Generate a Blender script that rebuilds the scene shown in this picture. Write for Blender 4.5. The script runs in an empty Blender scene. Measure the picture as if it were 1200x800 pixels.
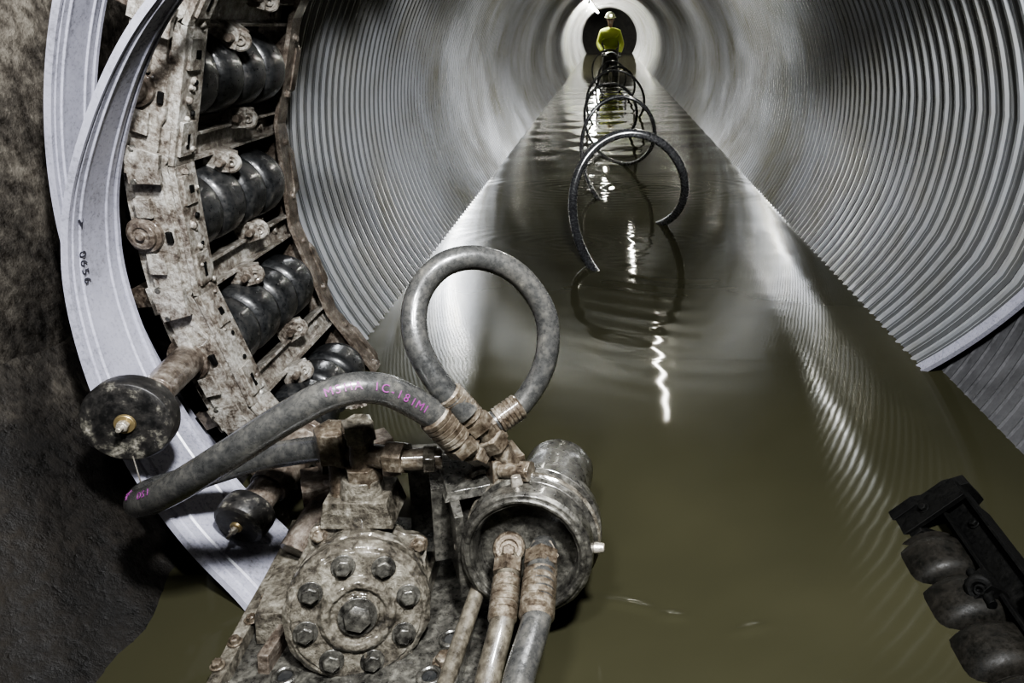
import bpy, math, random
from mathutils import Vector, Matrix
random.seed(4)
V=Vector
sc=bpy.context.scene
PI=math.pi
AX=0.08; AZ=0.58; R=1.09      # pipe axis and radius (water surface is z=0)

# ------------------------------------------------------------------ materials
def newmat(name):
    m=bpy.data.materials.new(name); m.use_nodes=True
    nt=m.node_tree; b=nt.nodes['Principled BSDF']
    return m,nt,b
def ramp(nt,stops):
    r=nt.nodes.new('ShaderNodeValToRGB'); e=r.color_ramp.elements
    while len(e)<len(stops): e.new(0.5)
    for i,(p,c) in enumerate(stops):
        e[i].position=p; e[i].color=(*c,1)
    return r
def noise(nt,scale,detail=8,rough=0.6,dist=0.0,vec=None):
    n=nt.nodes.new('ShaderNodeTexNoise'); n.inputs['Scale'].default_value=scale
    n.inputs['Detail'].default_value=detail; n.inputs['Roughness'].default_value=rough
    n.inputs['Distortion'].default_value=dist
    if vec is None:
        tc=nt.nodes.new('ShaderNodeTexCoord'); vec=tc.outputs['Object']
    nt.links.new(vec,n.inputs['Vector'])
    return n
def mottled(name,stops,scale=12,rough=(0.35,0.75),metal=0.0,bump=0.4,bdist=0.004,fine=90,spec=0.5,dist=0.6,coat=0.0,low_shade=None):
    m,nt,b=newmat(name)
    n1=noise(nt,scale,10,0.72,dist); n2=noise(nt,fine,6,0.7)
    mx=nt.nodes.new('ShaderNodeMath'); mx.operation='MULTIPLY_ADD'
    mx.inputs[1].default_value=0.62
    m2=nt.nodes.new('ShaderNodeMath'); m2.operation='MULTIPLY'; m2.inputs[1].default_value=0.38
    nt.links.new(n2.outputs['Fac'],m2.inputs[0]); nt.links.new(n1.outputs['Fac'],mx.inputs[0]); nt.links.new(m2.outputs[0],mx.inputs[2])
    r=ramp(nt,stops); nt.links.new(mx.outputs[0],r.inputs[0]); out=r.outputs[0]
    if low_shade:   # shade on the lower wall, painted into the base colour
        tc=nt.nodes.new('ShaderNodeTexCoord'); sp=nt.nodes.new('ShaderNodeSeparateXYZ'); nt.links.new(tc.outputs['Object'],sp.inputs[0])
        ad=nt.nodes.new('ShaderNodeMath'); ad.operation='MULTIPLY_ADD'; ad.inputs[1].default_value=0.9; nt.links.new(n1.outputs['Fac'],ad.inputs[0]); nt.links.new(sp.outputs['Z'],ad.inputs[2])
        mr=nt.nodes.new('ShaderNodeMapRange'); mr.inputs[1].default_value=low_shade[0]+.45; mr.inputs[2].default_value=low_shade[1]+.45; mr.inputs[3].default_value=1; mr.inputs[4].default_value=0
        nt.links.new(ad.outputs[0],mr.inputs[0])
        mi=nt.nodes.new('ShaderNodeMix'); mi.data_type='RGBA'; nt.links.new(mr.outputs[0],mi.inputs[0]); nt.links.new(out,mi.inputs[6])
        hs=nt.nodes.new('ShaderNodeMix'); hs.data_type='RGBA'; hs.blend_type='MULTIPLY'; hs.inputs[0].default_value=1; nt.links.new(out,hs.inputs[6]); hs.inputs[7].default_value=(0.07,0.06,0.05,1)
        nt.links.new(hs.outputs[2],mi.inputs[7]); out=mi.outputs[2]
    nt.links.new(out,b.inputs['Base Color'])
    rr=nt.nodes.new('ShaderNodeMapRange'); rr.inputs[1].default_value=0.35; rr.inputs[2].default_value=0.65
    rr.inputs[3].default_value=rough[0]; rr.inputs[4].default_value=rough[1]
    nt.links.new(n2.outputs['Fac'],rr.inputs[0]); nt.links.new(rr.outputs[0],b.inputs['Roughness'])
    b.inputs['Metallic'].default_value=metal
    b.inputs['Specular IOR Level'].default_value=spec
    b.inputs['Coat Weight'].default_value=coat; b.inputs['Coat Roughness'].default_value=0.12
    bp=nt.nodes.new('ShaderNodeBump'); bp.inputs['Strength'].default_value=bump; bp.inputs['Distance'].default_value=bdist
    nt.links.new(mx.outputs[0],bp.inputs['Height']); nt.links.new(bp.outputs[0],b.inputs['Normal'])
    return m
def plain(name,col,rough=0.5,metal=0,emit=None,es=0):
    m,nt,b=newmat(name)
    b.inputs['Base Color'].default_value=(*col,1); b.inputs['Roughness'].default_value=rough; b.inputs['Metallic'].default_value=metal
    if emit:
        b.inputs['Emission Color'].default_value=(*emit,1); b.inputs['Emission Strength'].default_value=es
    return m

M_CAGE=mottled('muddy_steel_pale',[(0.37,(0.032,0.025,0.020)),(0.43,(0.10,0.081,0.066)),(0.49,(0.21,0.19,0.163)),(0.56,(0.35,0.335,0.305)),(0.66,(0.56,0.545,0.52))],scale=20,bump=1.0,bdist=0.008,metal=0.2,coat=0.7,dist=0.2)
M_CAGE2=mottled('muddy_steel_brown',[(0.37,(0.022,0.016,0.012)),(0.45,(0.072,0.055,0.042)),(0.53,(0.145,0.122,0.100)),(0.64,(0.31,0.285,0.25))],scale=20,bump=1.0,bdist=0.006,metal=0.2,coat=0.7,dist=0.2)
M_MOTOR=mottled('mud_caked_cast_iron',[(0.38,(0.020,0.017,0.013)),(0.44,(0.060,0.052,0.040)),(0.50,(0.12,0.108,0.086)),(0.57,(0.21,0.195,0.16)),(0.66,(0.40,0.38,0.33))],scale=26,bump=1.0,bdist=0.010,metal=0.2,coat=0.8,dist=0.2)
M_DARK=mottled('dark_oily_steel',[(0.37,(0.018,0.017,0.016)),(0.45,(0.048,0.046,0.041)),(0.54,(0.105,0.101,0.089)),(0.65,(0.24,0.232,0.20))],scale=24,rough=(0.2,0.5),bump=0.7,metal=0.4,coat=0.7,dist=0.2)
M_BLACK=mottled('black_slot_shaded_steel',[(0.40,(0.003,0.003,0.003)),(0.55,(0.006,0.006,0.0055)),(0.7,(0.014,0.013,0.012))],scale=20,rough=(0.5,0.8),bump=0.5,metal=0.0,spec=0.2)  # slot black, also the shade painted onto the right module
M_BLACKR=mottled('shaded_roller_rubber',[(0.40,(0.006,0.006,0.005)),(0.7,(0.025,0.022,0.018))],scale=20,rough=(0.4,0.7),bump=0.3,spec=0.25)  # roller rubber with the right module's shade in its colour
M_RUST=mottled('muddy_rusty_fitting',[(0.37,(0.03,0.022,0.015)),(0.45,(0.080,0.062,0.045)),(0.53,(0.145,0.122,0.093)),(0.65,(0.34,0.312,0.262))],scale=30,rough=(0.25,0.6),bump=0.9,metal=0.35,coat=0.7,dist=0.2)
M_RUBBER=mottled('roller_rubber',[(0.38,(0.008,0.0085,0.009)),(0.5,(0.022,0.023,0.024)),(0.60,(0.045,0.044,0.042)),(0.72,(0.16,0.15,0.13))],scale=16,rough=(0.25,0.5),bump=0.4,coat=0.3)
M_DISC=mottled('scuffed_black_disc',[(0.42,(0.010,0.010,0.010)),(0.52,(0.03,0.028,0.026)),(0.56,(0.10,0.095,0.08)),(0.63,(0.32,0.30,0.255))],scale=16,rough=(0.3,0.6),bump=0.5,fine=55)
M_HOSE=mottled('wet_hose_rubber',[(0.38,(0.027,0.028,0.028)),(0.50,(0.053,0.053,0.051)),(0.62,(0.098,0.095,0.086)),(0.72,(0.24,0.225,0.19))],scale=22,rough=(0.18,0.42),bump=0.3,coat=0.6,dist=0.2)
M_HOSEM=mottled('mud_coated_hose',[(0.38,(0.035,0.03,0.023)),(0.48,(0.08,0.071,0.056)),(0.58,(0.155,0.14,0.11)),(0.70,(0.31,0.285,0.23))],scale=26,rough=(0.25,0.5),bump=0.6,coat=0.6,dist=0.2)
M_HOSEB=mottled('black_hose_rubber',[(0.38,(0.020,0.020,0.022)),(0.6,(0.045,0.046,0.048)),(0.72,(0.09,0.086,0.078))],scale=16,rough=(0.15,0.35),bump=0.2,coat=0.6)
M_STEEL=mottled('worn_bare_steel',[(0.4,(0.22,0.20,0.17)),(0.5,(0.42,0.39,0.34)),(0.62,(0.62,0.60,0.55))],scale=26,rough=(0.2,0.45),metal=0.6,bump=0.4)
M_BRASS=plain('brass_washer',(0.40,0.32,0.18),0.35,0.8)
M_STRIP=mottled('grey_pvc_strip',[(0.38,(0.19,0.19,0.215)),(0.48,(0.29,0.29,0.34)),(0.66,(0.37,0.37,0.425))],scale=6,rough=(0.22,0.40),bump=0.08,fine=120,dist=0.2)
M_PINK=plain('magenta_marking',(0.20,0.04,0.18),0.5)
M_INK=plain('black_ink',(0.03,0.03,0.04),0.5)
M_CONC=mottled('concrete_low_shade',[(0.40,(0.022,0.019,0.015)),(0.46,(0.062,0.054,0.045)),(0.52,(0.115,0.102,0.085)),(0.62,(0.26,0.238,0.20))],scale=4,rough=(0.45,0.9),bump=0.8,bdist=0.02,fine=45,dist=0.1,low_shade=(0.25,1.25))  # darkens towards the bottom: wall shade is part of the colour
M_CONCD=mottled('dark_brick_end',[(0.36,(0.01,0.01,0.01)),(0.6,(0.04,0.035,0.03))],scale=5,bump=0.8)

# pipe plastic
def pipemat(name,k,metal=0.45):
    m,nt,b=newmat(name)
    tc=nt.nodes.new('ShaderNodeTexCoord')
    n1=noise(nt,1.6,7,0.62,0.2,tc.outputs['Object'])
    mp=nt.nodes.new('ShaderNodeMapping'); mp.inputs['Scale'].default_value=(5,18,5); nt.links.new(tc.outputs['Object'],mp.inputs['Vector'])
    n2=noise(nt,1.0,5,0.6,0,mp.outputs[0])
    mm=nt.nodes.new('ShaderNodeMath'); mm.operation='MULTIPLY_ADD'; mm.inputs[1].default_value=0.75
    m3=nt.nodes.new('ShaderNodeMath'); m3.operation='MULTIPLY'; m3.inputs[1].default_value=0.25
    nt.links.new(n2.outputs['Fac'],m3.inputs[0]); nt.links.new(n1.outputs['Fac'],mm.inputs[0]); nt.links.new(m3.outputs[0],mm.inputs[2])
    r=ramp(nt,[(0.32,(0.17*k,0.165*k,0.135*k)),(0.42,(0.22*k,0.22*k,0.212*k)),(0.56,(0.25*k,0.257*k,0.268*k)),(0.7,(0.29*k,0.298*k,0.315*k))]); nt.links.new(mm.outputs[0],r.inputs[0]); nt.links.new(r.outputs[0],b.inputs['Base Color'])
    rr=nt.nodes.new('ShaderNodeMapRange'); rr.inputs[1].default_value=0.35; rr.inputs[2].default_value=0.65; rr.inputs[3].default_value=0.16; rr.inputs[4].default_value=0.22
    nt.links.new(n1.outputs['Fac'],rr.inputs[0]); nt.links.new(rr.outputs[0],b.inputs['Roughness'])
    b.inputs['Specular IOR Level'].default_value=1.0; b.inputs['Metallic'].default_value=metal
    return m
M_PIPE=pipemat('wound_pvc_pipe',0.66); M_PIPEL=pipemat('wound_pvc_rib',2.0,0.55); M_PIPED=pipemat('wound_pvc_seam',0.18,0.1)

# water
m,nt,b=newmat('murky_water'); M_WATER=m
n0=noise(nt,0.9,4,0.5,0.3)
r=ramp(nt,[(0.35,(0.031,0.0305,0.0185)),(0.65,(0.045,0.0435,0.027))]); nt.links.new(n0.outputs['Fac'],r.inputs[0]); nt.links.new(r.outputs[0],b.inputs['Base Color'])
b.inputs['Roughness'].default_value=0.06; b.inputs['IOR'].default_value=1.33; b.inputs['Specular IOR Level'].default_value=0.15
tc=nt.nodes.new('ShaderNodeTexCoord'); mp=nt.nodes.new('ShaderNodeMapping'); mp.inputs['Scale'].default_value=(1.2,3.0,1); nt.links.new(tc.outputs['Object'],mp.inputs['Vector'])
n1=noise(nt,1.0,2,0.4,0.3,mp.outputs[0])
bp=nt.nodes.new('ShaderNodeBump'); bp.inputs['Strength'].default_value=0.10; bp.inputs['Distance'].default_value=0.02
nt.links.new(n1.outputs['Fac'],bp.inputs['Height']); nt.links.new(bp.outputs[0],b.inputs['Normal'])

# ------------------------------------------------------------------ mesh helper
def frame(o,z,xhint=V((1,0,0))):
    z=V(z).normalized(); x=V(xhint)-z*V(xhint).dot(z); x.normalize(); y=z.cross(x)
    M=Matrix((x,y,z)).transposed().to_4x4(); M.translation=V(o); return M
def catmull(P,n=10):
    P=[V(p) for p in P]; out=[]
    for i in range(len(P)-1):
        p0=P[i-1] if i>0 else P[i]*2-P[i+1]; p1=P[i]; p2=P[i+1]; p3=P[i+2] if i+2<len(P) else P[i+1]*2-P[i]
        for k in range(n):
            t=k/n
            out.append(0.5*((2*p1)+(p2-p0)*t+(2*p0-5*p1+4*p2-p3)*t*t+(3*p1-p0-3*p2+p3)*t**3))
    out.append(P[-1]); return out
_clouds={}
def clouds(sz):
    if sz not in _clouds:
        t=bpy.data.textures.new('mud_lumps','CLOUDS'); t.noise_scale=sz; t.noise_depth=3; _clouds[sz]=t
    return _clouds[sz]
class B:
    def __init__(s): s.v=[]; s.f=[]; s.m=[]; s.mats=[]
    def mi(s,mat):
        if mat not in s.mats: s.mats.append(mat)
        return s.mats.index(mat)
    def add(s,vs,fs,mat,M=None):
        o=len(s.v); k=s.mi(mat)
        for v in vs:
            v=V(v); s.v.append(tuple(M@v if M else v))
        for f in fs: s.f.append([i+o for i in f]); s.m.append(k)
    def box(s,c,sz,mat,M=None,taper=1.0,rot=None):
        x,y,z=[a/2 for a in sz]; c=V(c)
        vs=[V((-x,-y,-z)),V((x,-y,-z)),V((x,y,-z)),V((-x,y,-z)),V((-x*taper,-y*taper,z)),V((x*taper,-y*taper,z)),V((x*taper,y*taper,z)),V((-x*taper,y*taper,z))]
        if rot: vs=[rot@v for v in vs]
        s.add([v+c for v in vs],[(3,2,1,0),(4,5,6,7),(0,1,5,4),(1,2,6,5),(2,3,7,6),(3,0,4,7)],mat,M)
    def lathe(s,M,prof,mat,seg=32,cap=True,ph=0):
        vs=[];fs=[];n=len(prof)
        for (z,r) in prof:
            for i in range(seg):
                a=2*PI*(i+ph)/seg; vs.append((r*math.cos(a),r*math.sin(a),z))
        for j in range(n-1):
            for i in range(seg):
                a=j*seg+i; b_=j*seg+(i+1)%seg; fs.append((a,b_,b_+seg,a+seg))
        if cap:
            fs.append(list(range(seg))[::-1]); fs.append([ (n-1)*seg+i for i in range(seg)])
        s.add(vs,fs,mat,M)
    def cyl(s,p0,p1,r0,mat,r1=None,seg=24,M=None):
        p0=V(p0);p1=V(p1)
        if M: p0=M@p0; p1=M@p1
        d=(p1-p0); h=V((1,0,0)) if abs(d.normalized().x)<0.9 else V((0,0,1))
        F=frame(p0,d,h); s.lathe(F,[(0,r0),(d.length,r0 if r1 is None else r1)],mat,seg)
    def hexb(s,p,ax,r,h,mat,M=None,washer=True):
        p=V(p);ax=V(ax).normalized()
        if M: ax=(M.to_3x3()@ax).normalized(); p=M@p
        hh=V((1,0,0)) if abs(ax.x)<0.9 else V((0,0,1))
        F=frame(p,ax,hh)
        if washer: s.lathe(F,[(0,r*1.35),(h*0.25,r*1.35)],mat,20)
        s.lathe(F,[(0,r),(h*0.85,r),(h,r*0.8)],mat,6,ph=random.random())
    def ring(s,p,ax,r,tube,mat,M=None,seg=28,ts=10):
        p=V(p);ax=V(ax)
        if M: ax=M.to_3x3()@ax; p=M@p
        hh=V((1,0,0)) if abs(ax.normalized().x)<0.9 else V((0,0,1))
        F=frame(p,ax,hh); vs=[];fs=[]
        for i in range(seg):
            a=2*PI*i/seg
            for j in range(ts):
                c=2*PI*j/ts; q=r+tube*math.cos(c); vs.append((q*math.cos(a),q*math.sin(a),tube*math.sin(c)))
        for i in range(seg):
            for j in range(ts):
                fs.append((i*ts+j,((i+1)%seg)*ts+j,((i+1)%seg)*ts+(j+1)%ts,i*ts+(j+1)%ts))
        s.add(vs,fs,mat,F)
    def prism(s,out,z0,z1,mat,M=None):
        n=len(out); vs=[(x,y,z0) for x,y in out]+[(x,y,z1) for x,y in out]
        fs=[list(range(n))[::-1],list(range(n,2*n))]+[(i,(i+1)%n,(i+1)%n+n,i+n) for i in range(n)]
        s.add(vs,fs,mat,M)
    def tube(s,P,r,mat,seg=20,n=10,raw=False):
        pts=[V(p) for p in P] if raw else catmull(P,n)
        rad=r if callable(r) else (lambda t:r)
        T=[(pts[min(i+1,len(pts)-1)]-pts[max(i-1,0)]).normalized() for i in range(len(pts))]
        x=T[0].orthogonal().normalized(); vs=[];fs=[]
        for i,p in enumerate(pts):
            x=(x-T[i]*x.dot(T[i])).normalized(); y=T[i].cross(x); q=rad(i/(len(pts)-1))
            for k in range(seg):
                a=2*PI*k/seg; vs.append(p+(x*math.cos(a)+y*math.sin(a))*q)
        for i in range(len(pts)-1):
            for k in range(seg):
                fs.append((i*seg+k,i*seg+(k+1)%seg,(i+1)*seg+(k+1)%seg,(i+1)*seg+k))
        fs.append(list(range(seg))[::-1]); fs.append([(len(pts)-1)*seg+k for k in range(seg)])
        s.add(vs,fs,mat)
    def obj(s,name,parent=None,bevel=0,sharp=35,recalc=True,solid=0,lump=0,lsize=0.03,lev=2):
        me=bpy.data.meshes.new(name); me.from_pydata(s.v,[],s.f)
        for mt in s.mats: me.materials.append(mt)
        me.polygons.foreach_set('material_index',s.m)
        me.polygons.foreach_set('use_smooth',[True]*len(s.f))
        me.update()
        if recalc:
            import bmesh
            bm=bmesh.new(); bm.from_mesh(me); bmesh.ops.recalc_face_normals(bm,faces=bm.faces); bm.to_mesh(me); bm.free()
        me.set_sharp_from_angle(angle=math.radians(sharp))
        ob=bpy.data.objects.new(name,me); sc.collection.objects.link(ob)
        if parent: ob.parent=parent
        if solid:
            q=ob.modifiers.new('solid','SOLIDIFY'); q.thickness=solid
        if bevel:
            q=ob.modifiers.new('bevel','BEVEL'); q.width=bevel; q.segments=2; q.limit_method='ANGLE'; q.angle_limit=math.radians(40)
        if lump:
            q=ob.modifiers.new('sub','SUBSURF'); q.subdivision_type='SIMPLE'; q.levels=lev; q.render_levels=lev
            q=ob.modifiers.new('lumps','DISPLACE'); q.texture=clouds(lsize); q.strength=lump; q.mid_level=0.5; q.texture_coords='LOCAL'
        return ob
def empty(name):
    e=bpy.data.objects.new(name,None); sc.collection.objects.link(e); return e
def interp(tab,x):
    if x<=tab[0][0]: return tab[0][1]
    for (a,p),(c,q) in zip(tab,tab[1:]):
        if x<=c:
            t=(x-a)/(c-a); return p+(q-p)*t
    return tab[-1][1]
def sinterp(tab,x):
    if x<=tab[0][0]: return tab[0][1]
    for i in range(len(tab)-1):
        a,p=tab[i]; c,q=tab[i+1]
        if x<=c:
            t=(x-a)/(c-a)
            p0=tab[i-1][1] if i>0 else p; q1=tab[i+2][1] if i+2<len(tab) else q
            return 0.5*(2*p+(q-p0)*t+(2*p0-5*p+4*q-q1)*t*t+(3*p-p0-3*q+q1)*t**3)
    return tab[-1][1]

# ------------------------------------------------------------------ pipe
RIM=[(-90,2.3),(-60,2.27),(-33,2.17),(-12,1.91),(10,1.82),(60,1.9),(120,2.15),(150,2.27),(215,2.27),(270,2.3)]
YEND=32.0; p=0.065; SEG=112
b_=B(); prof=[(0.0,0),(0.26,0),(0.29,0.003),(0.34,0.003),(0.37,0),(0.58,0),(0.62,0.010),(0.78,0.010),(0.82,0)]
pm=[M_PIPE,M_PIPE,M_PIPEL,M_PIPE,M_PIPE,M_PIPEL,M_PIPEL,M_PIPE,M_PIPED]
rows=[]; y=2.27
while y<YEND:
    for f,h in prof: rows.append((y+f*p,R-h))
    y+=p
vs=[]
rim=[interp(RIM,((-90+360*i/SEG))) for i in range(SEG)]
for s,r in rows:
    k=math.exp(-(s-2.27)/1.2)
    for i in range(SEG):
        a=math.radians(-90+360*i/SEG)
        vs.append((AX+r*math.cos(a),s+(rim[i]-2.27)*k,AZ+r*math.sin(a)))
b_.add(vs,[],M_PIPE)
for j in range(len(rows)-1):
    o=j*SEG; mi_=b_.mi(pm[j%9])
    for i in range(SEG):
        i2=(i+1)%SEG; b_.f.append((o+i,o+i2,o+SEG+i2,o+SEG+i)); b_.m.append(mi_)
vs=[];fs=[]
for q,(r,dy) in enumerate([(R,0),(R+0.035,0.0),(R+0.035,0.75)]):
    for i in range(SEG):
        a=math.radians(-90+360*i/SEG); vs.append((AX+r*math.cos(a),rim[i]+dy,AZ+r*math.sin(a)))
for q in range(2):
    for i in range(SEG):
        i2=(i+1)%SEG; fs.append((q*SEG+i,q*SEG+i2,(q+1)*SEG+i2,(q+1)*SEG+i))
b_.add(vs,fs,M_PIPED)
pipe=b_.obj('spiral_wound_pipe',recalc=False,sharp=20)

# free end of the strip along the pipe mouth, right-hand side
b_=B(); vs=[];fs=[]; n=90
sec=[(-0.045,0.004),(-0.045,-0.012),(-0.036,-0.012),(-0.032,-0.006),(-0.014,-0.006),(-0.010,-0.012),(0.0,-0.012),(0.0,0.004)]
for i in range(n+1):
    dg=-33.5+ i*110/n; a=math.radians(dg); yy=interp(RIM,dg)
    for dy,dr in sec: vs.append((AX+(R+dr)*math.cos(a),yy+dy,AZ+(R+dr)*math.sin(a)))
k=len(sec)
for i in range(n):
    for j in range(k): fs.append((i*k+j,i*k+(j+1)%k,(i+1)*k+(j+1)%k,(i+1)*k+j))
fs.append(list(range(k))); fs.append([n*k+j for j in range(k)])
b_.add(vs,fs,M_STRIP); o=b_.obj('pipe_mouth_strip',sharp=25)
# loose older lining on the right
b_=B(); vs=[];fs=[]; n=50
ys=[1.35+0.05*i for i in range(22)]
for i in range(n+1):
    a=math.radians(-75+85*i/n)
    for j,yy in enumerate(ys):
        for dd,h in ((0,0),(0.006,0.003),(0.012,0)): vs.append((AX+(1.145-h)*math.cos(a),yy+dd,AZ+(1.145-h)*math.sin(a)))
k=len(ys)*3
for i in range(n):
    for j in range(k-1): fs.append((i*k+j,i*k+j+1,(i+1)*k+j+1,(i+1)*k+j))
M_OLD=mottled('dull_older_lining',[(0.38,(0.05,0.05,0.052)),(0.62,(0.11,0.11,0.115))],scale=5,rough=(0.3,0.5),bump=0.1)
b_.add(vs,fs,M_OLD); b_.obj('outer_lining_sheet',recalc=False,sharp=20,solid=0.01)

# ------------------------------------------------------------------ chamber
WX=1.15; WR=1.65; ZT=2.7; ZB=-0.6; YB=-1.6; YH=2.5
def quad(name,pts,mat,sub=1):
    q=B(); q.add(pts,[(0,1,2,3)],mat); return q.obj(name,recalc=False)
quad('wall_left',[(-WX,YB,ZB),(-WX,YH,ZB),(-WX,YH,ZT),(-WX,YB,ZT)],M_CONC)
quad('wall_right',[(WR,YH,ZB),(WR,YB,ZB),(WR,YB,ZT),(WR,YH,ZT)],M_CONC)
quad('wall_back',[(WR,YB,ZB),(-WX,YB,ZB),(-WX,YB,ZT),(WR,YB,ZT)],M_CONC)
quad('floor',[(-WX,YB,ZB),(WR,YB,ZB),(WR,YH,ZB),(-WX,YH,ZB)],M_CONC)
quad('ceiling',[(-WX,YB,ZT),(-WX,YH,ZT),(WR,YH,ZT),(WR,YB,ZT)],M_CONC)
q=B(); vs=[];fs=[]; N=96
for i in range(N):
    a=2*PI*i/N; c,s=math.cos(a),math.sin(a)
    vs.append((AX+1.16*c,YH,AZ+1.16*s))
    t=min(((WR-AX) if c>0 else (WX+AX))/max(abs(c),1e-6),((ZT-AZ) if s>0 else (AZ-ZB))/max(abs(s),1e-6))
    vs.append((AX+t*c,YH,AZ+t*s))
for i in range(N):
    j=(i+1)%N; fs.append((2*i,2*i+1,2*j+1,2*j))
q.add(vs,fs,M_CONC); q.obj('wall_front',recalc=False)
quad('wall_far_end',[(-1.3,YEND+1.2,ZB),(1.5,YEND+1.2,ZB),(1.5,YEND+1.2,1.9),(-1.3,YEND+1.2,1.9)],M_CONCD)
# added dark bank, stands in for shade at the foot of the left wall
q=B(); vs=[];fs=[]; nx,ny=24,120
for j in range(ny+1):
    y=YB+0.02+(2.0-YB)*j/ny
    for i in range(nx+1):
        t=i/nx; xw=-WX+0.01+(0.37+0.03*math.sin(3*y)+0.012*math.sin(13*y))*t
        z=0.42*(1-t)**1.8-0.03+0.018*math.sin(11*y+5*t)*(1-t)+0.006*math.sin(31*y+17*t)+0.004*random.random()
        vs.append((xw,y,z))
for j in range(ny):
    for i in range(nx):
        a=j*(nx+1)+i; fs.append((a,a+1,a+nx+2,a+nx+1))
q.add(vs,fs,M_CONC); q.obj('added_shade_bank',recalc=False,sharp=80)

# ------------------------------------------------------------------ water
SRC=[(-0.19,3.62,0.0008,0.060,0.18),(0.31,3.7,0.0005,0.055,0.15),(-0.2,5.0,0.0010,0.07,0.25),(0.33,5.0,0.0010,0.07,0.25),(0.0,6.7,0.002,0.09,0.4)]
def wh(x,y):
    h=0
    for sx,sy,A,L,D in SRC:
        r=math.hypot((x-sx)*0.6,(y-sy)*1.0)
        if r<D*5: h+=A*math.exp(-r/D)*math.sin(2*PI*r/L)
    for cx,cy,ang,A,W_ in ((0.04,1.09,-0.30,0.006,0.05),(0.26,1.03,0.35,0.005,0.03),(0.12,1.06,-0.15,0.005,0.02)):
        u=(x-cx)*math.cos(ang)+(y-cy)*math.sin(ang); w=-(x-cx)*math.sin(ang)+(y-cy)*math.cos(ang)+0.5*u*u
        h+=A*math.exp(-(u/W_)**2-(w/0.009)**2)
    # gentle swell left of the drifting hose
    if 1.8<y<3.4: h+=0.0005*math.sin(PI*(y-1.8)/1.6)*math.sin(46*y+6*math.sin(4*x))*math.exp(-((x-0.15)/0.22)**2)
    if y>4: h+=min(1,(y-4)/4)*0.0022*(math.sin(9*y+2*math.sin(3*x+y))+math.sin(14*y-5*x+1.3)*0.6)
    return h
q=B(); vs=[];fs=[]
ysl=[];y=-1.55
while y<32.4:
    ysl.append(y); y+= 0.2 if y<0.7 else (0.008 if y<1.25 else (0.016 if y<5.5 else (0.05 if y<14 else 0.4)))
NX=190
for y in ysl:
    if y<2.2: x0,x1=-WX,WR
    else: x0,x1=AX-0.95,AX+0.95
    for i in range(NX+1):
        x=x0+(x1-x0)*i/NX; vs.append((x,y,wh(x,y)))
for j in range(len(ysl)-1):
    for i in range(NX):
        a=j*(NX+1)+i; fs.append((a,a+1,a+NX+2,a+NX+1))
q.add(vs,fs,M_WATER); q.obj('water',recalc=False,sharp=80)

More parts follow.
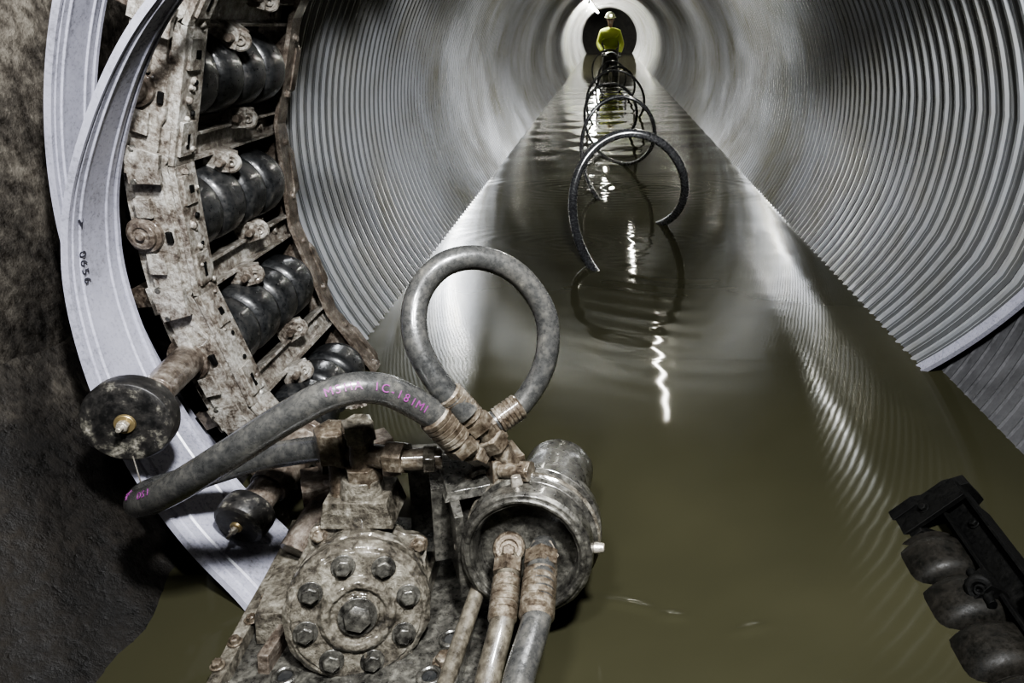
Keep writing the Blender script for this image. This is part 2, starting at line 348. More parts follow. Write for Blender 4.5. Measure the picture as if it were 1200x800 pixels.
# ------------------------------------------------------------------ winding cage
cage=empty('pipe_winding_machine')
def modM(deg,yc,ro=0.0):
    a=math.radians(deg); er=V((math.cos(a),0,math.sin(a))); et=V((-math.sin(a),0,math.cos(a))); ey=V((0,1,0))
    M=Matrix((et,er,ey)).transposed().to_4x4(); M.translation=V((AX,yc,AZ))+er*ro; return M
def module(name,deg,yc,dark=False,boss=True,ro=0.0):
    M=modM(deg,yc,ro); q=B(); c1=M_BLACK if dark else M_CAGE; c2=M_BLACK if dark else M_CAGE2; J=random.uniform
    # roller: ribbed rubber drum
    F=M@Matrix.Translation((0,1.055,-0.27))
    pr=[(0,0.03),(0.0,0.064),(0.010,0.076)]
    z=0.016
    for k in range(4):
        pr+=[(z,0.078),(z+0.010,0.087),(z+0.025,0.090),(z+0.075,0.090),(z+0.090,0.087),(z+0.099,0.078),(z+0.101,0.062),(z+0.113,0.062)]; z+=0.118
    pr+=[(z,0.076),(z+0.008,0.05),(z+0.01,0.03)]
    qr=B(); qr.lathe(F,pr,M_BLACKR if dark else M_RUBBER,48); qr.obj(name+'_roller',cage,sharp=40)
    q.cyl((0,1.055,-0.34),(0,1.055,0.30),0.022,c2,M=M)
    # front link plate: stepped flat bar of the articulated ring
    L=0.165
    out=[(-L,-0.035),(-L+0.05,-0.05),(-0.075,-0.052),(-0.055,-0.062),(0.05,-0.062),(0.07,-0.050),(L-0.04,-0.05),(L,-0.03),(L,0.03),(L-0.03,0.042),(0.06,0.046),(-0.06,0.046),(-L+0.03,0.04),(-L,0.03)]
    P=M@Matrix.Translation((0,1.005,-0.372)); q.prism(out,0,0.035,c1,P)
    q.prism([(x*0.86,y*0.6-0.004) for x,y in out],-0.010,0,c1,P)
    # inner flange of link
    q.box((0,0.948,-0.335),(0.27,0.012,0.08),c1,M)
    q.box((0.08,0.940,-0.34),(0.07,0.008,0.05),c1,M); q.box((-0.085,0.940,-0.34),(0.06,0.008,0.045),c1,M)
    for sx in (-1,1):
        q.box((sx*0.135,0.985,-0.40),(0.055,0.062,0.022),c1,M,taper=0.85)
        q.lathe(M@Matrix.Translation((sx*0.112,1.005,-0.404))@Matrix.Rotation(PI,4,'X'),[(0,0.007),(0.008,0.006)],M_DARK,12)
    q.box((0.06,1.005,-0.388),(0.045,0.036,0.014),c1,M,taper=0.8)
    q.box((-0.055,1.01,-0.388),(0.04,0.03,0.014),c1,M)
    q.box((0.005,0.972,-0.386),(0.022,0.01,0.008),M_BLACK,M)
    q.box((0.085,0.9355,-0.34),(0.03,0.002,0.010),M_BLACK,M); q.box((-0.085,0.9355,-0.335),(0.016,0.002,0.016),M_BLACK,M)
    for t in (-0.03,0.03): q.lathe(M@Matrix.Translation((t,0.939,-0.33))@Matrix.Rotation(PI/2,4,'X'),[(0,0.006),(0.004,0.005)],M_BLACK,10)
    if boss:
        q.lathe(M@Matrix.Translation((0,1.02,-0.372))@Matrix.Rotation(PI,4,'X'),[(0,0.037),(0.020,0.036),(0.022,0.028),(0.030,0.028),(0.032,0.018),(0.028,0.016),(0.028,0.008),(0.036,0.007)],M_CAGE2,28)
    # rear link plate
    P=M@Matrix.Translation((0,1.05,0.30)); q.prism(out,0,0.03,c2,P)
    q.box((0,0.998,0.28),(0.29,0.012,0.06),c2,M)
    for t in (-0.09,0.06): q.hexb((t,0.992,0.28),(0,-1,0),0.009,0.01,c2,M)
    # roller end brackets
    for yy in (-0.30,0.24):
        q.prism([(-0.05,1.10),(-0.05,1.04),(-0.03,1.0),(0.03,1.0),(0.05,1.04),(0.05,1.10)],yy,yy+0.02,c2,M)
    # cross beam to next module
    M2=modM(deg+8.15,yc,ro)
    q.box((0,1.045,-0.03),(0.060,0.022,0.70),c1,M2)
    q.box((-0.028,1.03,-0.03),(0.007,0.04,0.68),c1,M2); q.box((0.028,1.032,-0.03),(0.007,0.034,0.68),c1,M2)
    q.box((0,1.09,-0.03),(0.045,0.05,0.62),c2,M2)
    for yy in (-0.27,0.2): q.hexb((J(-0.006,0.006),1.033,yy),(0,-1,0),0.009,0.010,c1,M2)
    # clevis lugs with eye bolts either side of the beam
    for sx,yy in ((-1,0.03),(1,-0.06)):
        t=sx*0.046
        q.prism([(-0.022,-0.02),(-0.028,0.015),(-0.016,0.042),(0.016,0.042),(0.028,0.015),(0.022,-0.02)],-0.024,0.024,c1,M2@Matrix.Translation((t,1.0,yy)))
        q.ring((t,0.983,yy-0.010),(0,-0.6,-0.8),0.017,0.009,c1,M2)
        q.lathe(M2@Matrix.Translation((t,0.983,yy-0.010))@Matrix.Rotation(math.radians(143),4,'X'),[(0,0.011),(0.012,0.010),(0.012,0.005),(0.006,0.004)],c1,14)
        q.cyl((t,0.995,yy-0.045),(t,0.995,yy+0.045),0.009,c2,M=M2,seg=14)
    # small clods of mud
    for _ in range(14):
        s_=J(0.004,0.010); tt=J(-0.15,0.15); yy=J(-0.36,-0.31); rr_=J(0.938,0.948)
        q.lathe(M@Matrix.Translation((tt,rr_,yy)),[(-s_,s_*0.4),(-s_*0.4,s_),(s_*0.4,s_*0.9),(s_,s_*0.3)],c1,8)
    return q.obj(name,cage,bevel=0.0022,lump=0.005,lsize=0.025,lev=1)
for k in range(-2,6):
    module('roller_module_%d'%(k+3),162.0+16.3*k,1.86)
module('roller_module_right',-46,1.05,dark=True,boss=False,ro=-0.19)  # black material copies carry the shade on this side

# hub roller with a handle shaft, in front of the cage
def guide(name,p0,p1,r,rs,parent):
    q=B(); p0=V(p0);p1=V(p1); d=(p1-p0); L=d.length
    F=frame(p0,d); 
    q.lathe(F,[(0,rs*1.6),(0.015,rs*1.6),(0.02,rs*1.15),(L*0.62,rs*1.05),(L*0.62,rs*0.9),(L-0.04,rs*0.9)],M_CAGE2,28)
    q.lathe(F,[(L-0.05,r*0.7),(L-0.045,r*0.96),(L-0.035,r),(L-0.008,r),(L,r*0.95),(L+0.004,r*0.82),(L+0.002,r*0.4),(L+0.004,r*0.30)],M_DISC,48)
    q.lathe(F,[(L+0.003,r*0.24),(L+0.009,r*0.22)],M_BRASS,24)
    q.hexb(F@V((0,0,L+0.009)),d,r*0.14,0.012,M_STEEL,washer=False)
    q.lathe(F,[(L+0.01,r*0.07),(L+0.034,r*0.06)],M_STEEL,12)
    return q.obj(name,parent,bevel=0.001)
guide('handle_disc_1',(-0.917,1.50,0.332),(-0.850,1.15,0.356),0.077,0.030,cage)
guide('handle_disc_2',(-0.655,1.42,0.17),(-0.707,1.17,0.122),0.052,0.036,cage)
q=B(); q.tube([(-0.84,1.13,0.30),(-0.838,1.128,0.25),(-0.835,1.125,0.19)],0.0012,M_STEEL,8); q.obj('hanging_wire',cage)

# ------------------------------------------------------------------ lining strip bands
def band(name,tab_r,tab_y,tab_w,a0,a1,n=120):
    q=B(); vs=[];fs=[]
    pr=[(0,0.012),(0,-0.001),(0.05,-0.001),(0.06,0.003),(0.10,0.003),(0.11,0.0),(0.20,0.0),(0.215,-0.003),(0.24,-0.003),(0.255,0.0),(0.70,0.0),(0.715,-0.003),(0.74,-0.003),(0.755,0),(0.86,0),(0.87,0.005),(0.93,0.005),(0.94,0.0),(1.0,0.0),(1.0,0.012)]
    k=len(pr)
    for i in range(n+1):
        dg=a0+(a1-a0)*i/n; a=math.radians(dg); r=sinterp(tab_r,dg); y0=sinterp(tab_y,dg); w=sinterp(tab_w,dg)
        for f,h in pr: vs.append((AX+(r+h)*math.cos(a),y0+f*w,AZ+(r+h)*math.sin(a)))
    for i in range(n):
        for j in range(k): fs.append((i*k+j,i*k+(j+1)%k,(i+1)*k+(j+1)%k,(i+1)*k+j))
    fs.append(list(range(k))); fs.append([n*k+j for j in range(k)])
    q.add(vs,fs,M_STRIP)
    return q,q.obj(name,None,sharp=22)
TR=[(110,0.80),(130,0.84),(150,0.92),(163.5,0.988),(177.5,1.058),(188,1.062),(198.4,1.035),(208.5,0.983),(218.6,0.93),(240,0.90)]
TY=[(110,1.30),(150,1.30),(163.5,1.30),(177.5,1.30),(188,1.26),(198.4,1.20),(208.5,1.13),(218.6,1.06),(240,0.93)]
TW=[(110,0.07),(150,0.08),(163.5,0.12),(177.5,0.16),(198,0.20),(240,0.22)]
_,sB=band('pvc_lining_strip',TR,TY,TW,112,238)
_,sA=band('pvc_lining_strip.001',[(100,1.10),(150,1.115),(180,1.13),(215,1.13)],[(100,1.40),(215,1.40)],[(100,0.12),(215,0.14)],105,212)
def textobj(body,M,size,mat,parent):
    cu=bpy.data.curves.new('marking','FONT'); cu.body=body; cu.size=size; cu.extrude=0.0003; cu.align_x='CENTER'; cu.align_y='CENTER'
    cu.materials.append(mat); o=bpy.data.objects.new('marking',cu); o.matrix_world=M; sc.collection.objects.link(o)
    o.parent=parent; o.matrix_parent_inverse=Matrix.Identity(4); return o
def stripmark(body,deg,yy,size):
    a=math.radians(deg); er=V((math.cos(a),0,math.sin(a))); et=V((-math.sin(a),0,math.cos(a)))
    n_=-er; y_=n_.cross(et); M=Matrix((et,y_,n_)).transposed().to_4x4()
    M.translation=V((AX,0,AZ))+er*(sinterp(TR,deg)-0.0035)+V((0,yy,0))
    return textobj(body,M,size,M_INK,sB) if body else M
for i,ch in enumerate('0656'): stripmark(ch,178.4+0.92*i,1.335,0.026)
M=stripmark('',175.2,1.335,0); q=B(); q.add([(0.010,0,0),(-0.008,0.008,0),(-0.008,-0.008,0)],[(0,1,2)],M_INK,M); q.obj('arrow_mark',sB)

# ------------------------------------------------------------------ hydraulic motor (bolted cap)
mot=empty('hydraulic_motor')
c0=V((-0.4105,0.95,0.112)); ax=-V((-0.255,0.80,-0.33)).normalized()
F=frame(c0,ax); q=B()
q.lathe(F,[(-0.34,0.05),(-0.33,0.085),(-0.26,0.088),(-0.255,0.104),(-0.225,0.106),(-0.22,0.092),(-0.205,0.092),(-0.2,0.114),(-0.165,0.118),(-0.16,0.101),(-0.13,0.101),(-0.12,0.113),(-0.06,0.117),(-0.055,0.109),(-0.042,0.109),(-0.038,0.117),(-0.012,0.117),(0.0,0.108),(0.001,0.10)],M_MOTOR,64)
q.lathe(F,[(0,0.104),(0.005,0.102),(0.006,0.062),(0.010,0.060),(0.018,0.054),(0.018,0.045),(0.011,0.042),(0.011,0.034),(0.015,0.033)],M_MOTOR,48)
# lobed rear flange
out=[]
for i in range(64):
    a=2*PI*i/64; out.append(((0.118+0.022*max(0,math.cos(4*a))**3)*math.cos(a+0.6),(0.118+0.022*max(0,math.cos(4*a))**3)*math.sin(a+0.6)))
q.prism(out,-0.155,-0.125,M_MOTOR,F)
for i in range(4):
    a=0.6+PI/2*i; q.hexb(F@V((0.124*math.cos(a),0.124*math.sin(a),-0.125)),ax,0.012,0.018,M_RUST)
for i in range(5):
    a=2*PI*(i/5)+0.5; q.box((0,0,0),(0.012,0.014,0.06),M_MOTOR,F@Matrix.Rotation(a,4,'Z')@Matrix.Translation((0.112,0,-0.09)))
q.obj('body',mot,bevel=0.002,lump=0.009,lsize=0.022,lev=2)
q=B()
q.hexb(F@V((0,0,0.015)),ax,0.023,0.018,M_DARK)
for i in range(8):
    a=2*PI*(i+0.35)/8; q.hexb(F@V((0.083*math.cos(a),0.083*math.sin(a),0.004)),ax,0.0145,0.017,M_DARK)
q.obj('cap_bolts',mot,bevel=0.001)
# port block above
q=B()
q.cyl((-0.455,1.12,0.10),(-0.44,1.13,0.26),0.060,M_MOTOR,r1=0.035)
q.box((-0.445,1.13,0.205),(0.13,0.10,0.05),M_MOTOR,taper=0.85)
q.cyl((-0.437,1.13,0.25),(-0.433,1.13,0.365),0.022,M_RUST)
q.lathe(frame((-0.436,1.13,0.25),(0,0,1)),[(0,0.034),(0.035,0.034)],M_RUST,6)
q.lathe(frame((-0.434,1.13,0.335),(0,0,1)),[(0,0.028),(0.035,0.028),(0.04,0.02)],M_MOTOR,6)
q.cyl((-0.50,1.16,0.296),(-0.36,1.11,0.305),0.021,M_RUST)
q.lathe(frame((-0.505,1.165,0.296),(1,-0.3,0.05),V((0,0,1))),[(0,0.036),(0.05,0.036)],M_RUST,6)
q.lathe(frame((-0.385,1.12,0.305),(1,-0.2,0.05),V((0,0,1))),[(0,0.030),(0.035,0.030)],M_RUST,6)
q.cyl((-0.36,1.11,0.305),(-0.29,1.12,0.302),0.019,M_RUST)
q.lathe(frame((-0.32,1.115,0.303),(1,0.1,-0.03),V((0,0,1))),[(0,0.026),(0.02,0.026)],M_MOTOR,6)
q.cyl((-0.487,1.15,0.30),(-0.478,1.11,0.20),0.016,M_RUST)
q.lathe(frame((-0.487,1.15,0.285),(0,0,1)),[(0,0.036),(0.06,0.036),(0.065,0.026)],M_RUST,6)
q.obj('port_fittings',mot,bevel=0.0015,lump=0.004,lsize=0.02)
# gusset cluster to the left of motor and cage foot
q=B()
for (c,s,rz,mt) in [((-0.56,1.25,0.13),(0.10,0.10,0.10),0.4,M_CAGE2),((-0.60,1.12,0.05),(0.05,0.30,0.05),0.15,M_MOTOR),((-0.63,1.02,0.03),(0.025,0.42,0.035),0.05,M_MOTOR),
                    ((-0.52,1.32,0.17),(0.16,0.06,0.09),0.6,M_CAGE2),((-0.55,1.05,0.03),(0.02,0.30,0.05),-0.1,M_CAGE2),((-0.33,1.27,0.14),(0.14,0.05,0.18),0.1,M_DARK),
                    ((-0.275,1.14,0.185),(0.10,0.10,0.15),0.25,M_DARK),((-0.268,1.08,0.17),(0.018,0.14,0.16),0.35,M_DARK),((-0.245,1.13,0.258),(0.11,0.11,0.016),0.35,M_DARK)]:
    q.box(c,s,mt,rot=Matrix.Rotation(rz,3,'Z'),taper=0.9)
q.cyl((-0.54,1.24,0.16),(-0.585,1.12,0.10),0.028,M_CAGE2)
q.ring((-0.545,1.17,0.12),(0.3,-0.8,0.5),0.03,0.012,M_CAGE)
q.hexb((-0.57,1.14,0.11),(0.2,-0.8,0.5),0.016,0.02,M_STEEL)
for i in range(6): q.hexb((-0.63+0.005*i,0.90+0.05*i,0.048),(0,0,1),0.009,0.012,M_RUST)
q.obj('mounting_brackets',mot,bevel=0.003,lump=0.006,lsize=0.025)
# base plate with holes (raised rings)
q=B()
q.prism([(-0.66,0.72),(-0.20,0.72),(-0.205,1.05),(-0.25,1.30),(-0.52,1.34),(-0.62,1.20)],0.008,0.024,M_DARK)
for x,y in ((-0.525,0.90),(-0.57,0.82),(-0.27,0.98),(-0.29,0.90),(-0.25,0.86),(-0.52,1.0)):
    q.ring((x,y,0.026),(0,0,1),0.017,0.005,M_DARK); q.lathe(frame((x,y,0.0245),(0,0,1)),[(0,0.012),(0.0015,0.012)],M_RUBBER,16)
q.hexb((-0.50,0.86,0.024),(0,0,1),0.016,0.018,M_MOTOR); q.hexb((-0.27,0.93,0.024),(0,0,1),0.016,0.018,M_RUST)
q.box((-0.24,0.90,0.045),(0.012,0.34,0.04),M_DARK); q.box((-0.42,1.06,0.04),(0.18,0.22,0.04),M_MOTOR)
q.obj('base_plate',mot,bevel=0.002)

# ------------------------------------------------------------------ second motor (ring clamp)
mo2=empty('hydraulic_motor.001')
c1=V((-0.138,1.0,0.187)); c2=V((-0.102,1.36,0.125)); ax2=(c1-c2).normalized(); F=frame(c1,ax2); q=B()
q.lathe(F,[(-0.37,0.05),(-0.365,0.066),(-0.355,0.073),(-0.17,0.075),(-0.165,0.09),(-0.13,0.096),(-0.125,0.116),(-0.095,0.119),(-0.09,0.104),(-0.08,0.104)],M_DARK,56)
q.lathe(F,[(-0.085,0.104),(-0.08,0.113),(-0.062,0.116),(-0.058,0.107),(-0.045,0.107),(-0.04,0.113),(-0.006,0.113),(0.0,0.108),(0.0,0.090),(-0.012,0.086),(-0.035,0.084),(-0.037,0.05),(-0.037,0.02)],M_DARK,64)
q.ring(F@V((0,0,0)),ax2,0.099,0.0055,M_DARK,seg=56)
q.ring(F@V((0,0,-0.07)),ax2,0.114,0.006,M_MOTOR,seg=56)
for i in range(10):
    a=2*PI*i/10; q.hexb(F@V((0.105*math.cos(a),0.105*math.sin(a),-0.092)),ax2,0.008,0.012,M_RUST,washer=False)
for a in (0.02,PI+0.05,PI*0.55):
    d=F.to_3x3()@V((math.cos(a),math.sin(a),0)); p_=F@V((0.112*math.cos(a),0.112*math.sin(a),-0.035))
    q.cyl(p_,p_+d*0.018,0.011,M_STEEL,r1=0.008,seg=14)
q.obj('body',mo2,bevel=0.0015,lump=0.003,lsize=0.02,lev=1)
# manifold
q=B()
mp_=V((-0.185,1.13,0.288))
q.box(mp_,(0.065,0.065,0.045),M_RUST,rot=Matrix.Rotation(0.5,3,'Z'),taper=0.9)
q.cyl((-0.185,1.14,0.27),(-0.15,1.17,0.20),0.028,M_RUST)
for p0,p1,r in (((-0.170,1.12,0.29),(-0.2155,1.095,0.385),0.018),((-0.20,1.13,0.29),(-0.239,1.08,0.353),0.018),((-0.185,1.14,0.30),(-0.2094,1.14,0.355),0.018)):
    q.cyl(p0,p1,r,M_RUST); d=V(p1)-V(p0)
    q.lathe(frame(V(p0)+d*0.45,d),[(0,0.025),(0.028,0.025),(0.032,0.02)],M_RUST,6)
q.cyl((-0.185,1.10,0.29),(-0.135,1.08,0.30),0.014,M_RUST); q.lathe(frame((-0.15,1.09,0.295),(1,-0.3,0.1),V((0,0,1))),[(0,0.02),(0.02,0.02)],M_RUST,6)
q.ring((-0.225,1.12,0.25),(0.3,-0.9,0.2),0.026,0.009,M_MOTOR)
q.obj('manifold',mo2,bevel=0.0015,lump=0.004,lsize=0.02)

# ------------------------------------------------------------------ hoses
def crimp(q,p0,p1,r):
    p0=V(p0);p1=V(p1);L=(p1-p0).length; F=frame(p0,p1-p0,V((0,0,1)) if abs((p1-p0).normalized().z)<0.9 else V((1,0,0)))
    pr=[(0,r*1.02)]; k=5
    for i in range(k):
        z=L*0.05+L*0.55*i/k; pr+=[(z,r*1.2),(z+L*0.08,r*1.2),(z+L*0.085,r*1.13),(z+L*0.1,r*1.13)]
    pr+=[(L*0.66,r*1.2),(L*0.70,r*0.95),(L,r*0.9)]
    q.lathe(F,pr,M_RUST,28)
    q.lathe(F,[(L*0.74,r*1.3),(L*0.96,r*1.3)],M_RUST,6)
def hose(name,P,r,mat,crimps=()):
    q=B(); q.tube(P,r,mat,seg=28,n=12)
    for c in crimps: crimp(q,*c,r)
    return q.obj(name,None,sharp=30)
H1=[(-0.272,1.065,0.405),(-0.2855,1.06,0.425),(-0.3465,1.03,0.482),(-0.4076,1.0,0.493),(-0.4823,0.98,0.460),(-0.5718,0.97,0.404),(-0.6689,0.98,0.340),(-0.765,1.02,0.278),(-0.80,1.09,0.25),(-0.765,1.15,0.238),(-0.6778,1.20,0.246),(-0.5818,1.19,0.272),(-0.505,1.17,0.293)]
h1=hose('hydraulic_hose',H1,0.0245,M_HOSE,[((-0.283,1.062,0.421),(-0.236,1.082,0.345))])
H2=[(-0.2308,1.08,0.410),(-0.2759,1.08,0.472),(-0.3085,1.10,0.539),(-0.3081,1.14,0.597),(-0.2689,1.17,0.640),(-0.2104,1.2,0.642),(-0.1499,1.22,0.603),(-0.1082,1.22,0.529),(-0.1123,1.2,0.447),(-0.1546,1.17,0.381),(-0.2094,1.14,0.355)]
h2=hose('hydraulic_hose.001',H2,0.0205,M_HOSE,[((-0.262,1.08,0.452),(-0.212,1.095,0.375)),((-0.155,1.17,0.381),(-0.212,1.14,0.35))])
H3=[(-0.158,1.01,0.185),(-0.1607,0.98,0.200),(-0.1588,0.88,0.172),(-0.1731,0.8,0.128),(-0.1765,0.70,0.10),(-0.18,0.55,0.08)]
h3=hose('hydraulic_hose.002',H3,0.019,M_HOSEM,[((-0.160,0.87,0.168),(-0.161,0.975,0.20))])
H4=[(-0.108,1.02,0.185),(-0.1076,0.98,0.205),(-0.1055,0.87,0.185),(-0.1254,0.78,0.15),(-0.1321,0.68,0.125),(-0.14,0.5,0.09)]
h4=hose('hydraulic_hose.003',H4,0.023,M_HOSE,[((-0.107,0.86,0.182),(-0.107,0.985,0.205))])
H5=[(-0.215,1.05,0.12),(-0.2298,0.98,0.095),(-0.2511,0.85,0.062),(-0.27,0.70,0.05)]
h5=hose('hydraulic_hose.004',H5,0.014,M_HOSEM)
q=B(); q.ring((-0.161,0.985,0.215),(0.1,-0.75,0.6),0.018,0.009,M_RUST); q.hexb((-0.161,0.98,0.215),(0.1,-0.75,0.6),0.011,0.016,M_RUST)
q.lathe(frame((-0.107,0.985,0.195),(0,-0.6,0.8)),[(-0.02,0.028),(0.018,0.028),(0.02,0.022)],M_RUST,6)
q.obj('elbow_fittings',mo2)
# magenta lettering printed on the hose
pts=catmull(H1,40)
def letter(body,start,size,step,side):
    i=start
    for ch in body:
        p_=pts[i]; t=(pts[i-1]-pts[i+1]).normalized(); n_=V(side); n_=(n_-t*n_.dot(t)).normalized(); y_=n_.cross(t)
        M=Matrix((t,y_,n_)).transposed().to_4x4(); M.translation=p_+n_*0.0248
        if ch!=' ': textobj(ch,M,size,M_PINK,h1)
        acc=0
        while acc<step and 1<i<len(pts)-2:
            acc+=(pts[i-1]-pts[i]).length; i-=1
letter('MSHA IC-181M1',124,0.018,0.0108,(0.15,-0.85,0.52))
letter('OSI',262,0.016,0.0105,(0.15,-0.6,0.7)); letter('2SC',290,0.016,0.0105,(0.15,-0.6,0.7))

# ------------------------------------------------------------------ long hose coiling down the pipe
P=[]; y0=2.90; loops=6.6
N=int(loops*28)
for i in range(2,N+1):
    u=i/28.0; k=int(u); fr=u-k
    a=-0.5*PI - 2*PI*fr
    w=min(1,max(0,u-0.7)); jx=0.06*math.sin(u*1.7+0.4)*w; jz=0.045*math.sin(u*1.1)*w
    pt=1.40 if k<1 else 1.85
    yy=y0+(1.40*u if k<1 else 1.40+1.85*(u-1))+pt*0.155*math.sin(2*PI*fr)+0.12*math.sin(u*2.9)*w
    rr=0.275+0.04*math.sin(u*2.1)*w
    P.append((AX+0.03+jx-0.03*w+rr*math.cos(a), yy, 0.232+jz+(rr+0.03)*math.sin(a)))
q=B(); q.tube(P,lambda t:0.021 if t*loops<0.95 else max(0.0135,0.021-(t*loops-0.95)*0.05),M_HOSEB,seg=14,n=3); q.obj('coiled_hose',None)

# ------------------------------------------------------------------ worker
wk=empty('worker')
M_HIVIS=plain('hi_vis_yellow',(0.42,0.48,0.10),0.7); M_WADER=plain('dark_waders',(0.012,0.013,0.012),0.5); M_SKIN=plain('skin',(0.35,0.22,0.16),0.55); M_HELM=plain('helmet_muddy',(0.30,0.32,0.22),0.5)
def skin(name,vs,es,rs,mat,root=0,sub=2,parent=wk):
    me=bpy.data.meshes.new(name); me.from_pydata([V(v) for v in vs],es,[]); o=bpy.data.objects.new(name,me); sc.collection.objects.link(o); o.parent=parent
    s=o.modifiers.new('skin','SKIN'); s.use_smooth_shade=True
    for i,rv in enumerate(rs):
        me.skin_vertices[0].data[i].radius=(rv,rv) if not isinstance(rv,tuple) else rv
        me.skin_vertices[0].data[i].use_root=(i==root)
    m_=o.modifiers.new('sub','SUBSURF'); m_.levels=sub; m_.render_levels=sub
    me.materials.append(mat); return o
wx,wy=0.06,17.4
def W(x,y,z): return (wx+x,wy+y,z)
skin('waders',[W(0,0,.36),W(.09,0,.30),W(.12,-.10,-.08),W(.13,0,-.42),W(.13,-.12,-.46),W(-.09,0,.30),W(-.13,-.06,-.08),W(-.14,.04,-.42),W(-.14,-.1,-.46),W(0,-.03,.5)],
     [(0,1),(1,2),(2,3),(3,4),(0,5),(5,6),(6,7),(7,8),(0,9)],[.14,.11,.075,.055,.045,.11,.075,.055,.045,.15],M_WADER)
skin('jacket',[W(0,-.03,.5),W(0,-.10,.66),W(0,-.20,.82),W(0,-.26,.92),W(0,-.29,.98),W(.17,-.25,.88),W(.25,-.28,.64),W(.20,-.45,.48),W(-.17,-.25,.88),W(-.26,-.26,.64),W(-.17,-.44,.50)],
     [(0,1),(1,2),(2,3),(3,4),(3,5),(5,6),(6,7),(3,8),(8,9),(9,10)],[.15,.16,.17,.13,.065,.075,.058,.042,.075,.058,.042],M_HIVIS)
skin('neck_head',[W(0,-.29,.97),W(0,-.32,1.03),W(0,-.355,1.10),W(0,-.36,1.17),W(0,-.355,1.22)],[(0,1),(1,2),(2,3),(3,4)],[.05,.05,.07,.085,.06],M_SKIN)
q=B()
q.lathe(frame(W(0,-.35,1.17),(0,-.2,1)),[(0,.125),(.006,.125),(.008,.105),(.05,.1),(.09,.07),(.11,.03)],M_HELM,24)
q.lathe(frame(W(0,-.44,1.115),(0,-1,-.2)),[(0,.014),(.02,.006)],M_SKIN,10)
for s in (-1,1):
    q.lathe(frame(W(s*.032,-.43,1.14),(0,-1,0)),[(0,.012),(.006,.006)],M_WADER,10)
    q.lathe(frame(W(s*.082,-.355,1.13),(s,0,0),V((0,0,1))),[(0,.022),(.012,.016)],M_SKIN,10)
q.box(W(0,-.432,1.075),(.045,.01,.008),M_RUST)
q.lathe(frame(W(0.01,-.46,1.205),(0,-1,0.1)),[(0,.020),(.03,.020)],plain('headlamp',(1,1,.9),.3,0,(1,1,.75),14),14)
q.obj('helmet_and_face',wk)
for s in (-1,1):
    hx=(.20 if s>0 else -.17); hy=-.45 if s>0 else -.44; hz=.48 if s>0 else .50
    vs=[W(hx,hy,hz),W(hx-s*.01,hy-.06,hz-.03),W(hx-s*.015,hy-.10,hz-.05)]; es=[(0,1),(1,2)]; rs=[.034,.03,.028]
    for f in range(4):
        i=len(vs); dx=(f-1.5)*.019; l=[.034,.04,.038,.03][f]
        vs+=[W(hx-s*.015+dx,hy-.125,hz-.06),W(hx-s*.015+dx,hy-.125-l*.7,hz-.075),W(hx-s*.015+dx,hy-.125-l,hz-.105)]; es+=[(2,i),(i,i+1),(i+1,i+2)]; rs+=[.010,.009,.008]
    i=len(vs); vs+=[W(hx-s*.05,hy-.08,hz-.03),W(hx-s*.065,hy-.115,hz-.045)]; es+=[(1,i),(i,i+1)]; rs+=[.011,.009]
    skin('hand_left' if s<0 else 'hand_right',vs,es,rs,M_WADER,0,1)

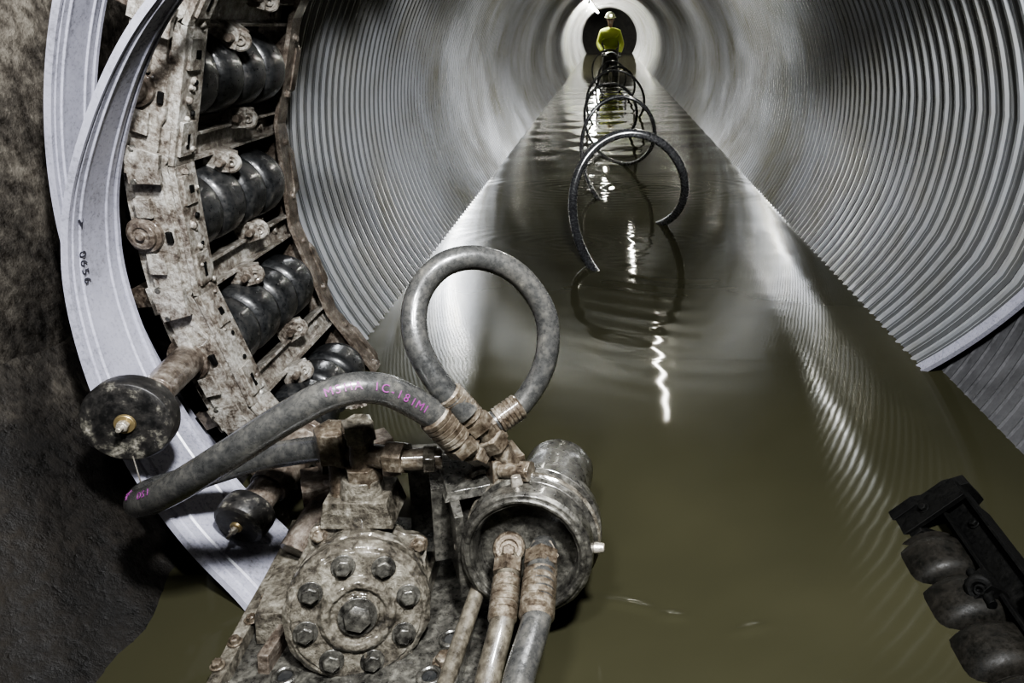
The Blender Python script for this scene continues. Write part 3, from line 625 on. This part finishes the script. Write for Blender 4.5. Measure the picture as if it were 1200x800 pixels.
# ------------------------------------------------------------------ lights
M_TUBE=plain('lit_tube',(1,1,1),0.4,0,(1.0,0.98,0.9),130)
M_TUBEF=plain('lit_tube_bright',(1,1,1),0.4,0,(1.0,0.98,0.9),260)
def tubelight(name,p0,p1,r=0.014,mt=None):
    e=empty(name); q=B(); q.cyl(p0,p1,r,mt or M_TUBE,seg=12); q.obj('lit_tube',e)
    q=B(); q.box((V(p0)+V(p1))/2+V((0,0,r+0.012)),(0.04,(V(p1)-V(p0)).length+0.08,0.02),M_STEEL)
    q.cyl(V(p0)-V((0,0.04,0)),p0,r*1.2,M_DARK,seg=12); q.cyl(p1,V(p1)+V((0,0.04,0)),r*1.2,M_DARK,seg=12); q.obj('fixture',e)
for (x,y0_,y1_) in ((-0.38,17.0,21.0),(-0.38,21.6,25.2),(-0.36,25.8,29.5)):
    tubelight('led_tube_light',(x,y0_,1.46),(x,y1_,1.46),0.028,M_TUBEF)
for (x,y0_,y1_) in ((0.42,4.6,6.2),(0.30,8.0,9.6),(-0.05,12.0,13.6)):
    tubelight('led_tube_light',(x,y0_,1.53),(x,y1_,1.53),0.010)
def area(name,loc,tgt,size,power,col=(1,1,1)):
    l=bpy.data.lights.new(name,'AREA'); l.size=size; l.energy=power; l.color=col; o=bpy.data.objects.new(name,l); sc.collection.objects.link(o)
    o.location=loc; o.rotation_euler=(V(tgt)-V(loc)).to_track_quat('-Z','Y').to_euler(); return o
area('work_lamp',(0.30,0.1,2.1),(0.1,2.6,0.4),0.18,140,(0.98,0.99,1.0))
area('work_lamp.001',(-0.25,0.1,1.7),(-0.45,1.8,0.5),0.18,24,(0.97,0.98,1))
l=bpy.data.lights.new('added_pipe_fill','SPOT'); l.energy=340; l.spot_size=math.radians(42); l.spot_blend=1.0; l.shadow_soft_size=0.05; l.color=(1,1,0.97)  # unseen spot, added to brighten the walls down the pipe
o=bpy.data.objects.new('added_pipe_fill',l); sc.collection.objects.link(o); o.location=(0.12,1.3,1.32); o.rotation_euler=(V((0.10,6.5,0.45))-V(o.location)).to_track_quat('-Z','Y').to_euler()
w=bpy.data.worlds.new('world'); sc.world=w; w.use_nodes=True; w.node_tree.nodes['Background'].inputs[0].default_value=(0.5,0.5,0.5,1); w.node_tree.nodes['Background'].inputs[1].default_value=0.01

# ------------------------------------------------------------------ camera
cam=bpy.data.cameras.new('camera'); co=bpy.data.objects.new('camera',cam); sc.collection.objects.link(co); sc.camera=co
co.location=(0,0,1.0); cam.sensor_width=36; cam.lens=870*36/1200; cam.shift_x=-112/1200.0
co.rotation_euler=(math.radians(90-23.0),0,0); cam.clip_start=0.02
try: sc.view_settings.look='AgX - High Contrast'
except Exception as e: print(e)
